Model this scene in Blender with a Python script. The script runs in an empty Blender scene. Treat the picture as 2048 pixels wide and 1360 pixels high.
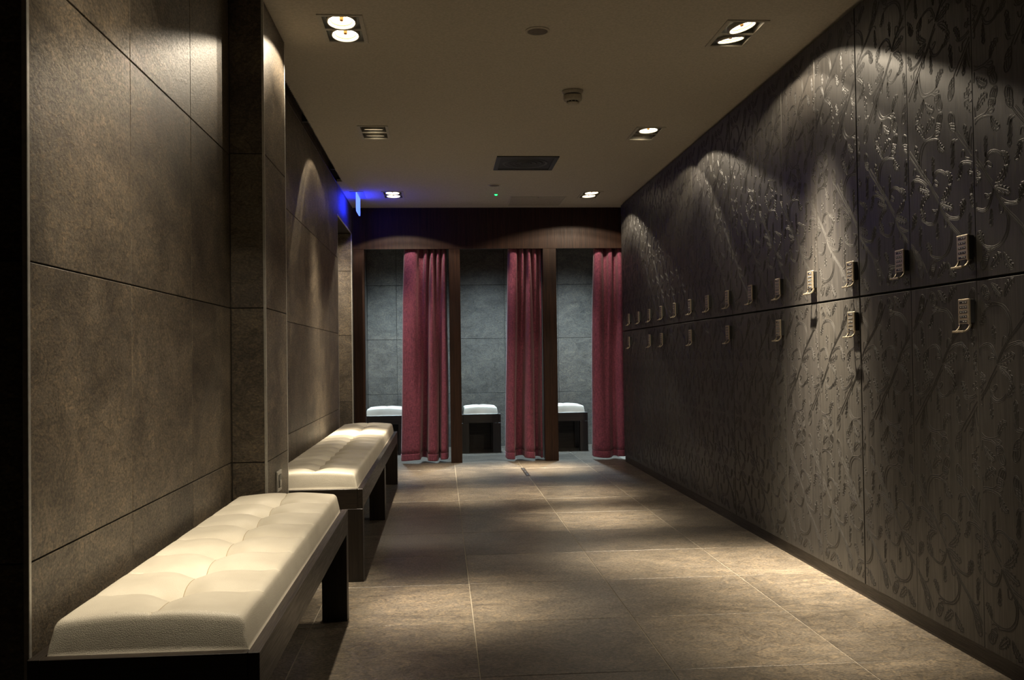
import bpy, bmesh, math, random
from mathutils import Vector, Matrix

random.seed(7)
sc = bpy.context.scene
COL = sc.collection

# ------------------------------------------------------------------ camera, world, exposure
FPX, YAW, PITCH, ROLL, EYE = 1880.0, .07484, .0179, .01368, 1.0
def set_camera():
    cam = bpy.data.cameras.new('camera')
    cam.sensor_width = 36.0
    cam.lens = FPX / 2048.0 * 36.0
    cam.clip_start = .02
    co = bpy.data.objects.new('camera', cam)
    COL.objects.link(co)
    fw = Vector((math.sin(YAW)*math.cos(PITCH), math.cos(YAW)*math.cos(PITCH), math.sin(PITCH)))
    rt = Vector((math.cos(YAW), -math.sin(YAW), 0))
    dn = fw.cross(rt)
    r2 = rt*math.cos(ROLL) + dn*math.sin(ROLL)
    d2 = -rt*math.sin(ROLL) + dn*math.cos(ROLL)
    m = Matrix((( r2.x, -d2.x, -fw.x, 0), (r2.y, -d2.y, -fw.y, 0), (r2.z, -d2.z, -fw.z, EYE), (0, 0, 0, 1)))
    co.matrix_world = m
    sc.camera = co
set_camera()
world = bpy.data.worlds.new('world')
sc.world = world
world.use_nodes = True
world.node_tree.nodes['Background'].inputs[0].default_value = (0, 0, 0, 1)
world.node_tree.nodes['Background'].inputs[1].default_value = 0.0
sc.view_settings.view_transform = 'Standard'
sc.view_settings.look = 'None'
sc.view_settings.gamma = 1.0
sc.view_settings.use_curve_mapping = False
sc.view_settings.exposure = 0.18

# light levels (the room's own lamps; each lamp's light is made in its builder below)
WARM = (1.0, .845, .63)
COOL = (.64, .84, 1.0)
SPILL_W = 26.0
BEAM_W = 800.0
BOOTH_W = 400.0

# ------------------------------------------------------------------ plan (metres, floor z = 0, camera above the origin)
H = 2.43            # ceiling
XL = -.825          # tiled left wall
XR = 1.705          # locker fronts
YB = 8.957          # front of the changing cubicles
YE = 10.6           # back wall of the cubicles
TP = .607           # tile pitch
DOOR = .4205        # locker door pitch
DY0 = 2.877         # a locker joint

# ------------------------------------------------------------------ helpers
ORG = {}            # world origin of every built object
def link(o, parent=None, at=(0, 0, 0)):
    at = Vector(at)
    COL.objects.link(o)
    if parent is not None:
        o.parent = parent
        o.location = at - ORG[parent.name]
    else:
        o.location = at
    ORG[o.name] = at
    return o
def tag(o, label=None, cat=None, group=None, kind=None):
    for k, v in (('label', label), ('category', cat), ('group', group), ('kind', kind)):
        if v: o[k] = v
    return o
def empty(name, at, label=None, cat=None, group=None, kind=None):
    o = bpy.data.objects.new(name, None)
    o.empty_display_size = .05
    link(o, None, at)
    return tag(o, label, cat, group, kind)
def mesh_obj(name, verts, faces, mats, parent=None, at=(0, 0, 0), smooth=False, fmat=None):
    me = bpy.data.meshes.new(name)
    me.from_pydata([tuple(v) for v in verts], [], faces)
    for m in (mats if isinstance(mats, (list, tuple)) else [mats]):
        me.materials.append(m)
    if fmat: me.polygons.foreach_set('material_index', fmat)
    if smooth: me.polygons.foreach_set('use_smooth', [True]*len(me.polygons))
    me.update()
    return link(bpy.data.objects.new(name, me), parent, at)
def bm_obj(name, bm, mats, parent=None, at=(0, 0, 0), smooth=False):
    me = bpy.data.meshes.new(name)
    bm.to_mesh(me); bm.free()
    for m in (mats if isinstance(mats, (list, tuple)) else [mats]):
        me.materials.append(m)
    if smooth: me.polygons.foreach_set('use_smooth', [True]*len(me.polygons))
    return link(bpy.data.objects.new(name, me), parent, at)
def bm_box(bm, lo, hi, bev=0.0):
    c = [(a+b)/2 for a, b in zip(lo, hi)]
    s = [b-a for a, b in zip(lo, hi)]
    r = bmesh.ops.create_cube(bm, size=1.0, matrix=Matrix.Translation(c) @ Matrix.Diagonal((*s, 1)))
    if bev > 0:
        es = list({e for v in r['verts'] for e in v.link_edges})
        bmesh.ops.bevel(bm, geom=es, offset=bev, segments=1, affect='EDGES', profile=.5)
CACHE = {}
def box(name, lo, hi, mat, parent=None, bev=0.0):
    """one box-shaped piece; alike pieces share mesh data"""
    c = [(a+b)/2 for a, b in zip(lo, hi)]
    s = tuple(round(abs(b-a), 4) for a, b in zip(lo, hi))
    key = (s, mat.name, bev)
    if key not in CACHE:
        bm = bmesh.new()
        bm_box(bm, [-x/2 for x in s], [x/2 for x in s], bev)
        me = bpy.data.meshes.new(name)
        bm.to_mesh(me); bm.free()
        me.materials.append(mat)
        CACHE[key] = me
    return link(bpy.data.objects.new(name, CACHE[key]), parent, c)
def lathe(prof, n=32, cap=True):
    """prof: (r, z) list"""
    V, F = [], []
    for r, z in prof:
        for i in range(n):
            a = 2*math.pi*i/n
            V.append((r*math.cos(a), r*math.sin(a), z))
    for j in range(len(prof)-1):
        for i in range(n):
            k = (i+1) % n
            F.append((j*n+i, j*n+k, (j+1)*n+k, (j+1)*n+i))
    if cap:
        F.append(tuple(range(n))[::-1]); F.append(tuple(range((len(prof)-1)*n, len(prof)*n)))
    return V, F
def smoothpts(p, sub=3, closed=False):
    """Catmull-Rom through 2-D points"""
    out, n = [], len(p)
    for i in range(n if closed else n-1):
        p0 = p[(i-1) % n] if closed or i else p[0]
        p1, p2 = p[i], p[(i+1) % n]
        p3 = p[(i+2) % n] if closed or i+2 < n else p[-1]
        for k in range(sub):
            t = k/sub
            out.append(tuple(.5*((2*b)+(-a+c)*t+(2*a-5*b+4*c-d)*t*t+(-a+3*b-3*c+d)*t**3) for a, b, c, d in zip(p0, p1, p2, p3)))
    if not closed: out.append(tuple(p[-1]))
    return out

# ------------------------------------------------------------------ materials (all procedural)
class NT:
    def __init__(s, name):
        s.m = bpy.data.materials.new(name); s.m.use_nodes = True
        s.t = s.m.node_tree; s.b = s.t.nodes['Principled BSDF']
    def n(s, typ, **kw):
        o = s.t.nodes.new(typ)
        for k, v in kw.items():
            if hasattr(o, k): setattr(o, k, v)
            else: o.inputs[k.replace('_', ' ')].default_value = v
        return o
    def l(s, a, ao, b, bi): s.t.links.new(a.outputs[ao], b.inputs[bi])
    def coords(s, scale=(1, 1, 1), spread=8.0, rnd=True):
        tc = s.n('ShaderNodeTexCoord')
        mp = s.n('ShaderNodeMapping'); mp.inputs['Scale'].default_value = scale
        if rnd:
            oi = s.n('ShaderNodeObjectInfo')
            wn = s.n('ShaderNodeTexWhiteNoise', noise_dimensions='1D'); s.l(oi, 'Random', wn, 'W')
            sc_ = s.n('ShaderNodeVectorMath', operation='SCALE'); s.l(wn, 'Color', sc_, 0); sc_.inputs['Scale'].default_value = spread
            ad = s.n('ShaderNodeVectorMath', operation='ADD'); s.l(tc, 'Object', ad, 0); s.l(sc_, 0, ad, 1)
            s.l(ad, 0, mp, 'Vector')
        else: s.l(tc, 'Object', mp, 'Vector')
        return mp
    def ramp(s, src, out, stops):
        r = s.n('ShaderNodeValToRGB'); s.l(src, out, r, 'Fac')
        e = r.color_ramp.elements
        while len(e) < len(stops): e.new(.5)
        for x, (p, c) in zip(e, stops):
            x.position = p; x.color = (*c, 1) if len(c) == 3 else c
        return r
    def bump(s, src, out, strength, dist):
        b = s.n('ShaderNodeBump'); b.inputs['Strength'].default_value = strength; b.inputs['Distance'].default_value = dist
        s.l(src, out, b, 'Height'); s.l(b, 'Normal', s.b, 'Normal'); return b
    def set(s, **kw):
        for k, v in kw.items(): s.b.inputs[k.replace('_', ' ')].default_value = v
        return s.m
def mix(nt, a, ao, b, bo, fac, mode='MULTIPLY'):
    m = nt.n('ShaderNodeMix', data_type='RGBA', blend_type=mode)
    if isinstance(fac, float): m.inputs[0].default_value = fac
    else: nt.l(fac[0], fac[1], m, 0)
    nt.l(a, ao, m, 6); nt.l(b, bo, m, 7)
    return m
def plain(name, col, rough=.5, metal=0.0, emit=None, es=0.0, **kw):
    nt = NT(name)
    nz = nt.n('ShaderNodeTexNoise'); nz.inputs['Scale'].default_value = 90; nz.inputs['Detail'].default_value = 3
    tc = nt.n('ShaderNodeTexCoord'); nt.l(tc, 'Object', nz, 'Vector')
    lo = tuple(c*.88 for c in col); hi = tuple(min(1, c*1.1) for c in col)
    r = nt.ramp(nz, 'Fac', [(.3, lo), (.7, hi)]); nt.l(r, 'Color', nt.b, 'Base Color')
    nt.set(Roughness=rough, Metallic=metal, **kw)
    if emit:
        nt.b.inputs['Emission Color'].default_value = (*emit, 1); nt.b.inputs['Emission Strength'].default_value = es
    return nt.m
def stone(name, c0, c1, c2, rough=.5, stretch=(1, 1, 1)):
    nt = NT(name)
    mp = nt.coords(stretch)
    n1 = nt.n('ShaderNodeTexNoise'); n1.inputs['Scale'].default_value = 3.0; n1.inputs['Detail'].default_value = 8; n1.inputs['Roughness'].default_value = .68; n1.inputs['Distortion'].default_value = 1.2
    n2 = nt.n('ShaderNodeTexNoise'); n2.inputs['Scale'].default_value = 95; n2.inputs['Detail'].default_value = 4; n2.inputs['Roughness'].default_value = .7
    n3 = nt.n('ShaderNodeTexNoise'); n3.inputs['Scale'].default_value = 7; n3.inputs['Detail'].default_value = 6; n3.inputs['Distortion'].default_value = 2.5
    for n in (n1, n2, n3): nt.l(mp, 'Vector', n, 'Vector')
    r1 = nt.ramp(n1, 'Fac', [(.3, c0), (.52, c1), (.74, c2)])
    r2 = nt.ramp(n2, 'Fac', [(.30, (.42, .40, .38)), (.5, (.92, .92, .92)), (.68, (1.75, 1.55, 1.25))])
    m1 = mix(nt, r1, 'Color', r2, 'Color', .85)
    r3 = nt.ramp(n3, 'Fac', [(.42, (1, 1, 1)), (.48, (.55, .53, .51)), (.515, (1.35, 1.28, 1.15)), (.6, (1, 1, 1))])
    m2 = mix(nt, m1, 2, r3, 'Color', .75)
    oi = nt.n('ShaderNodeObjectInfo')
    r4 = nt.ramp(oi, 'Random', [(0, (.8, .79, .78)), (1, (1.15, 1.13, 1.1))])
    m3 = mix(nt, m2, 2, r4, 'Color', 1.0)
    nt.l(m3, 2, nt.b, 'Base Color')
    rr = nt.ramp(n2, 'Fac', [(.3, (rough+.12,)*3), (.7, (rough-.08,)*3)]); nt.l(rr, 'Color', nt.b, 'Roughness')
    ad = nt.n('ShaderNodeMath', operation='ADD'); nt.l(n2, 'Fac', ad, 0); nt.l(n3, 'Fac', ad, 1)
    nt.bump(ad, 0, .4, .003)
    return nt.m
def wood(name, c0, c1, rough, axis=2, bump=.15, spec=.5, coat=0.0):
    nt = NT(name)
    s = [70, 70, 70]; s[axis] = 2.2
    mp = nt.coords(tuple(s), spread=5)
    n1 = nt.n('ShaderNodeTexNoise'); n1.inputs['Scale'].default_value = 1.0; n1.inputs['Detail'].default_value = 6; n1.inputs['Roughness'].default_value = .6
    n2 = nt.n('ShaderNodeTexNoise'); n2.inputs['Scale'].default_value = 4.5; n2.inputs['Detail'].default_value = 3
    nt.l(mp, 'Vector', n1, 'Vector'); nt.l(mp, 'Vector', n2, 'Vector')
    r1 = nt.ramp(n1, 'Fac', [(.3, c0), (.68, c1)])
    r2 = nt.ramp(n2, 'Fac', [(.35, (.62, .62, .62)), (.55, (1.05, 1.05, 1.05))])
    m = mix(nt, r1, 'Color', r2, 'Color', .8)
    oi = nt.n('ShaderNodeObjectInfo')
    r3 = nt.ramp(oi, 'Random', [(0, (.86, .87, .9)), (.5, (1.02, .97, .92)), (1, (1.08, 1.08, 1.0))])
    m2 = mix(nt, m, 2, r3, 'Color', 1.0)
    nt.l(m2, 2, nt.b, 'Base Color')
    rr = nt.ramp(n2, 'Fac', [(.3, (rough+.1,)*3), (.7, (rough-.06,)*3)]); nt.l(rr, 'Color', nt.b, 'Roughness')
    nt.bump(n2, 'Fac', bump, .001)
    nt.b.inputs['Specular IOR Level'].default_value = spec
    nt.b.inputs['Coat Weight'].default_value = coat; nt.b.inputs['Coat Roughness'].default_value = .25
    return nt.m
def leather():
    nt = NT('cream_leather')
    tc = nt.n('ShaderNodeTexCoord')
    v = nt.n('ShaderNodeTexVoronoi', feature='DISTANCE_TO_EDGE'); v.inputs['Scale'].default_value = 260
    nz = nt.n('ShaderNodeTexNoise'); nz.inputs['Scale'].default_value = 9; nz.inputs['Detail'].default_value = 4
    nt.l(tc, 'Object', v, 'Vector'); nt.l(tc, 'Object', nz, 'Vector')
    r = nt.ramp(nz, 'Fac', [(.3, (.66, .615, .51)), (.7, (.77, .725, .61))]); nt.l(r, 'Color', nt.b, 'Base Color')
    r2 = nt.ramp(v, 'Distance', [(0, (0, 0, 0)), (.16, (1, 1, 1))])
    nt.bump(r2, 'Color', .3, .0008)
    return nt.set(Roughness=.42)
def weave():
    nt = NT('burgundy_weave')
    tc = nt.n('ShaderNodeTexCoord')
    out = []
    for s in ((480, 480, 26), (40, 40, 420)):
        mp = nt.n('ShaderNodeMapping'); mp.inputs['Scale'].default_value = s; nt.l(tc, 'Object', mp, 'Vector')
        n = nt.n('ShaderNodeTexNoise'); n.inputs['Scale'].default_value = 1; n.inputs['Detail'].default_value = 3; nt.l(mp, 'Vector', n, 'Vector'); out.append(n)
    r1 = nt.ramp(out[0], 'Fac', [(.3, (.095, .021, .048)), (.7, (.38, .098, .162))])
    r2 = nt.ramp(out[1], 'Fac', [(.32, (.55, .5, .55)), (.68, (1.35, 1.25, 1.2))])
    m = mix(nt, r1, 'Color', r2, 'Color', .9); nt.l(m, 2, nt.b, 'Base Color')
    ad = nt.n('ShaderNodeMath', operation='ADD'); nt.l(out[0], 'Fac', ad, 0); nt.l(out[1], 'Fac', ad, 1)
    nt.bump(ad, 0, .35, .0015)
    nt.b.inputs['Sheen Weight'].default_value = .25
    return nt.set(Roughness=.85)

M = {
    'wall_tile': stone('brown_slate_wall_tile', (.052, .044, .036), (.102, .088, .070), (.165, .141, .110), .50, (1, 1, 1.6)),
    'floor_tile': stone('brown_slate_floor_tile', (.080, .072, .061), (.130, .117, .099), (.190, .168, .138), .36, (1, 1.3, 1)),
    'booth_tile': stone('grey_slate_wall_tile', (.075, .072, .066), (.125, .120, .108), (.175, .166, .145), .5, (1.6, 1, 2.6)),
    'grout': plain('brown_grout', (.26, .23, .18), .8),
    'wall_core': plain('dark_joint', (.035, .03, .025), .9),
    'ceiling': plain('off_white_ceiling', (.44, .405, .335), .9),
    'slot': plain('black_slot', (.008, .008, .008), .7),
    'locker': wood('carved_dark_veneer', (.026, .025, .024), (.053, .051, .048), .42, 2, .2, .42),
    'groove_shade': plain('painted_groove_shade', (.009, .008, .007), .6),  # near-black strips put the shade of the vine grooves into colour
    'carcass': plain('black_carcass', (.010, .009, .008), .7),
    'plinth': wood('dark_plinth', (.016, .013, .010), (.036, .028, .022), .5, 1),
    'walnut': wood('dark_walnut', (.014, .0055, .0026), (.040, .0165, .0078), .5, 2, .15, .25),
    'bench_x': wood('dark_oak_across', (.012, .0085, .006), (.034, .025, .018), .42, 0),
    'bench_y': wood('dark_oak_along', (.012, .0085, .006), (.034, .025, .018), .42, 1),
    'bench_z': wood('dark_oak_upright', (.012, .0085, .006), (.034, .025, .018), .42, 2),
    'leather': leather(),
    'seam': plain('seam_thread', (.40, .33, .21), .6),
    'weave': weave(),
    'steel': plain('satin_steel_profile', (.50, .49, .45), .42, .5),
    'brass': plain('champagne_metal', (.52, .45, .33), .40, .92),
    'key_slot': plain('black_key_recess', (.010, .010, .012), .35),
    'key': plain('pale_key_mark', (.55, .54, .50), .5),
    'lamp_frame': plain('grey_lamp_frame', (.40, .375, .31), .55),
    'lamp_dark': plain('lamp_housing', (.10, .095, .08), .5),
    'lock_black': plain('black_lock_back', (.012, .012, .012), .5),
    'gimbal': plain('grey_gimbal', (.33, .31, .26), .4, .6),
    'lamp_lens': plain('lit_lamp_reflector', (.9, .85, .7), .3, 0, (1.0, .86, .62), 2.2),
    'lamp_rim': plain('lit_lamp_glass_rim', (.9, .85, .7), .3, 0, (1.0, .86, .62), 7.0),
    'lamp_ring': plain('lamp_inner_ring', (.7, .35, .12), .4, 0, (1.0, .45, .12), .8),
    'lamp_cap': plain('lamp_bulb_cap', (.42, .22, .07), .35, .8),
    'vent': plain('charcoal_vent', (.008, .008, .0075), .6),
    'vent_frame': plain('charcoal_vent_frame', (.020, .020, .019), .5),
    'cream_plastic': plain('aged_cream_plastic', (.34, .31, .25), .45),
    'grey_mesh': plain('grey_speaker_mesh', (.115, .095, .075), .7),
    'panel': plain('hatch_panel', (.34, .31, .26), .9),
    'led': plain('green_led', (.0, .3, .05), .3, 0, (.01, 1.0, .12), 5.0),
    'drain': plain('dark_drain_metal', (.035, .026, .020), .4, .6),
    'sign': plain('blue_lit_acrylic', (.02, .03, .2), .15, 0, (.012, .024, 1.0), 15.0),
    'sign_edge': plain('blue_lit_acrylic_edge', (.05, .1, .3), .1, 0, (.12, .20, 1.0), 2.0),
    'sign_plate': plain('sign_mounting_plate', (.30, .30, .30), .4),
    'white_wall': plain('painted_wall', (.20, .18, .15), .9),
}

# ------------------------------------------------------------------ the room shell
def cuts(a, b, cs):
    c = [a] + sorted(x for x in cs if a+.015 < x < b-.015) + [b]
    return list(zip(c[:-1], c[1:]))
G = .0019
def tiles(parent, axis, face, sgn, u0, u1, uc, z0, z1, zc, mat):
    """separate wall tiles with recessed joints on the plane axis = face"""
    for a, b in cuts(u0, u1, uc):
        for c, d in cuts(z0, z1, zc):
            f0, f1 = sorted((face, face - sgn*.012))
            if axis == 'x': lo, hi = (f0, a+G, c+G), (f1, b-G, d-G)
            else: lo, hi = (a+G, f0, c+G), (b-G, f1, d-G)
            box('tile', lo, hi, mat, parent, .0012)
def struct(name, lo, hi, mat):
    return tag(box(name, lo, hi, mat), kind='structure')
J = .005            # joint depth
TOP = 2.60
ZC = (.601, 1.206, 1.811, 2.416)

floor = struct('floor', (-2.4, -1.6, -.12), (2.25, 10.75, -.0016), M['grout'])
FLOOR_AREAS = [(XL, 1.735, -1.6, YE), (-2.4, XL, -1.6, 1.946), (-2.2, XL, 7.64, 8.84)]
for i in range(-5, 5):
    for j in range(-9, 15):
        for (ax, bx, ay, by) in FLOOR_AREAS:
            x0, x1 = max(.108+TP*i, ax), min(.108+TP*(i+1), bx)
            y0, y1 = max(2.957+TP*j, ay), min(2.957+TP*(j+1), by)
            if x1-x0 > .02 and y1-y0 > .02:
                box('floor_tile', (x0+G, y0+G, -.014), (x1-G, y1-G, 0), M['floor_tile'], floor, .0010)

w = struct('wall_left_near', (-2.4, 1.946+J, 0), (XL-J, 3.765, TOP), M['wall_core'])
tiles(w, 'x', XL, 1, 1.948, 3.765, (2.580, 3.190), 0, TOP, ZC, M['wall_tile'])
tiles(w, 'y', 1.946, -1, -2.4, XL-.002, (-1.43, -2.04), 0, TOP, ZC, M['wall_tile'])
w = struct('wall_left_pier', (-1.0, 3.765+J, 0), (-.69-J, 4.27, H), M['wall_core'])
tiles(w, 'x', -.69, 1, 3.767, 4.27, (), 0, H, (.599, 1.206, 1.817), M['wall_tile'])
tiles(w, 'y', 3.765, -1, XL, -.692, (), 0, H, (.599, 1.206, 1.817), M['wall_tile'])
w = struct('wall_left_far', (-2.2, 4.27, 0), (XL-J, 7.64, TOP), M['wall_core'])
tiles(w, 'x', XL, 1, 4.27, 7.638, (4.605, 5.212, 5.819, 6.426, 7.033), 0, TOP, (.601, 1.206, 1.815, 2.416), M['wall_tile'])
w = struct('wall_left_lintel', (-2.2, 7.64, 2.17+J), (XL-J, 8.84, TOP), M['wall_core'])
tiles(w, 'x', XL, 1, 7.638, 8.84, (8.24,), 2.17, TOP, (2.416,), M['wall_tile'])
w = struct('wall_left_jamb', (-2.2, 8.84+J, 0), (XL, YB, TOP), M['wall_core'])
tiles(w, 'y', 8.84, -1, -2.2, XL-.004, (-1.43,), 0, 2.17, (.605, 1.22, 1.82), M['wall_tile'])
w = struct('wall_left_cubicle', (-1.0, YB, 0), (XL-J, YE, TOP), M['wall_core'])
tiles(w, 'x', XL, 1, YB, YE, (9.03, 9.637, 10.244), 0, H, ZC, M['booth_tile'])
w = struct('wall_back', (-1.0, YE+J, 0), (2.25, YE+.15, TOP), M['wall_core'])
tiles(w, 'y', YE, -1, XL, 2.1, (-.499, .108, .715, 1.322, 1.929), 0, H, (.596, 1.209, 1.816), M['booth_tile'])
struct('wall_left_passage', (-2.3, 7.6, 0), (-2.2, 8.9, TOP), M['white_wall'])
struct('wall_left_entry', (-2.5, -1.6, 0), (-2.4, 1.95, TOP), M['white_wall'])
struct('wall_front', (-2.5, -1.75, 0), (2.25, -1.6, TOP), M['white_wall'])
struct('wall_right', (2.2, -1.6, 0), (2.35, YE+.15, TOP), M['white_wall'])
struct('wall_right_near', (1.72, -1.6, 0), (2.2, 1.60, H), M['white_wall'])

# satin metal corner profiles
for n, lo, hi in (('trim_1', (XL-.010, 1.9445, 0), (XL+.0015, 1.956, TOP)),
                  ('trim_2', (-.6985, 3.7635, 0), (-.6885, 3.772, H-.001)),
                  ('trim_3', (-.697, 4.262, 0), (-.6885, 4.271, H-.001)),
                  ('trim_4', (XL-.009, 8.8385, 0), (XL+.0015, 8.848, 2.169)),
                  ('trim_5', (XL-.008, 7.634, 0), (XL+.0012, 7.641, 2.169)),
                  ('trim_6', (XL-.008, 7.64, 2.1655), (XL+.0015, 8.84, 2.173))):
    tag(box(n, lo, hi, M['steel'], None, .001), kind='structure')

# ceiling with openings for the lamps and the air slot along the left wall
LX0, LX1, RX0, RX1 = -.502, -.312, 1.238, 1.424
FY = [(1.90, 2.25), (3.915, 4.265), (5.79, 6.145), (8.07, 8.412)]
HOLES = [(a, b, c, d) for (c, d) in FY for (a, b) in ((LX0, LX1), (RX0, RX1))]
HOLES = [(a+.010, b-.010, c+.010, d-.010) for a, b, c, d in HOLES]
SLOTS = [(XL, -.779, 1.948, 3.765), (XL, -.779, 4.27, 7.63)]
def make_ceiling():
    R = HOLES + SLOTS
    xs = sorted({-2.5, 2.25} | {v for r in R for v in r[:2]})
    ys = sorted({-1.75, YE+.1} | {v for r in R for v in r[2:]})
    V, F, ix = [], [], {}
    def v(x, y, z):
        k = (round(x, 5), round(y, 5), round(z, 5))
        if k not in ix: ix[k] = len(V); V.append(k)
        return ix[k]
    def hole(x, y): return any(a < x < b and c < y < d for a, b, c, d in R)
    z0, z1 = H, H+.02
    for a, b in zip(xs[:-1], xs[1:]):
        for c, d in zip(ys[:-1], ys[1:]):
            if hole((a+b)/2, (c+d)/2): continue
            F.append((v(a, c, z0), v(a, d, z0), v(b, d, z0), v(b, c, z0)))
            F.append((v(a, c, z1), v(b, c, z1), v(b, d, z1), v(a, d, z1)))
    for a, b, c, d in R:
        for p, q in (((a, c), (b, c)), ((b, c), (b, d)), ((b, d), (a, d)), ((a, d), (a, c))):
            F.append((v(*p, z0), v(*q, z0), v(*q, z1), v(*p, z1)))
    return tag(mesh_obj('ceiling', V, F, M['ceiling']), kind='structure')
ceiling = make_ceiling()
box('roof_slab', (-2.5, -1.75, 2.60), (2.35, YE+.15, 2.66), M['slot'], ceiling)
for a, b, c, d in SLOTS:
    s = empty('slot_diffuser', ((a+b)/2, (c+d)/2, H),
              'black linear air slot diffuser in the ceiling above the %s' % ('tufted bench before the pier' if c < 3 else 'long bench behind the pier'), 'vent', 'air slots along the left wall')
    box('side_rail', (b+.0005, c, H+.021), (b+.003, d, 2.56), M['slot'], s)
    box('back_plate', (a, c, 2.565), (b+.003, d, 2.57), M['slot'], s)
    box('vane', (a+.018, c, H+.035), (a+.021, d, H+.075), M['slot'], s)
    bm = bmesh.new()
    y = c+.01
    while y < d-.02:
        bm_box(bm, (b-.006, y, H+.001), (b-.0005, y+.016, H+.015)); y += .032
    o = bm_obj('edge_teeth', bm, M['lamp_frame'], s, (0, 0, 0)); o.location = -ORG[s.name]; o['kind'] = 'stuff'
    n = max(1, int((d-c)/1.4))
    for i in range(1, n+1):
        y = c+(d-c)*i/(n+.35)
        box('joint_block', (a+.004, y, H+.002), (b-.001, y+.03, H+.05), M['slot'], s)

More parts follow.
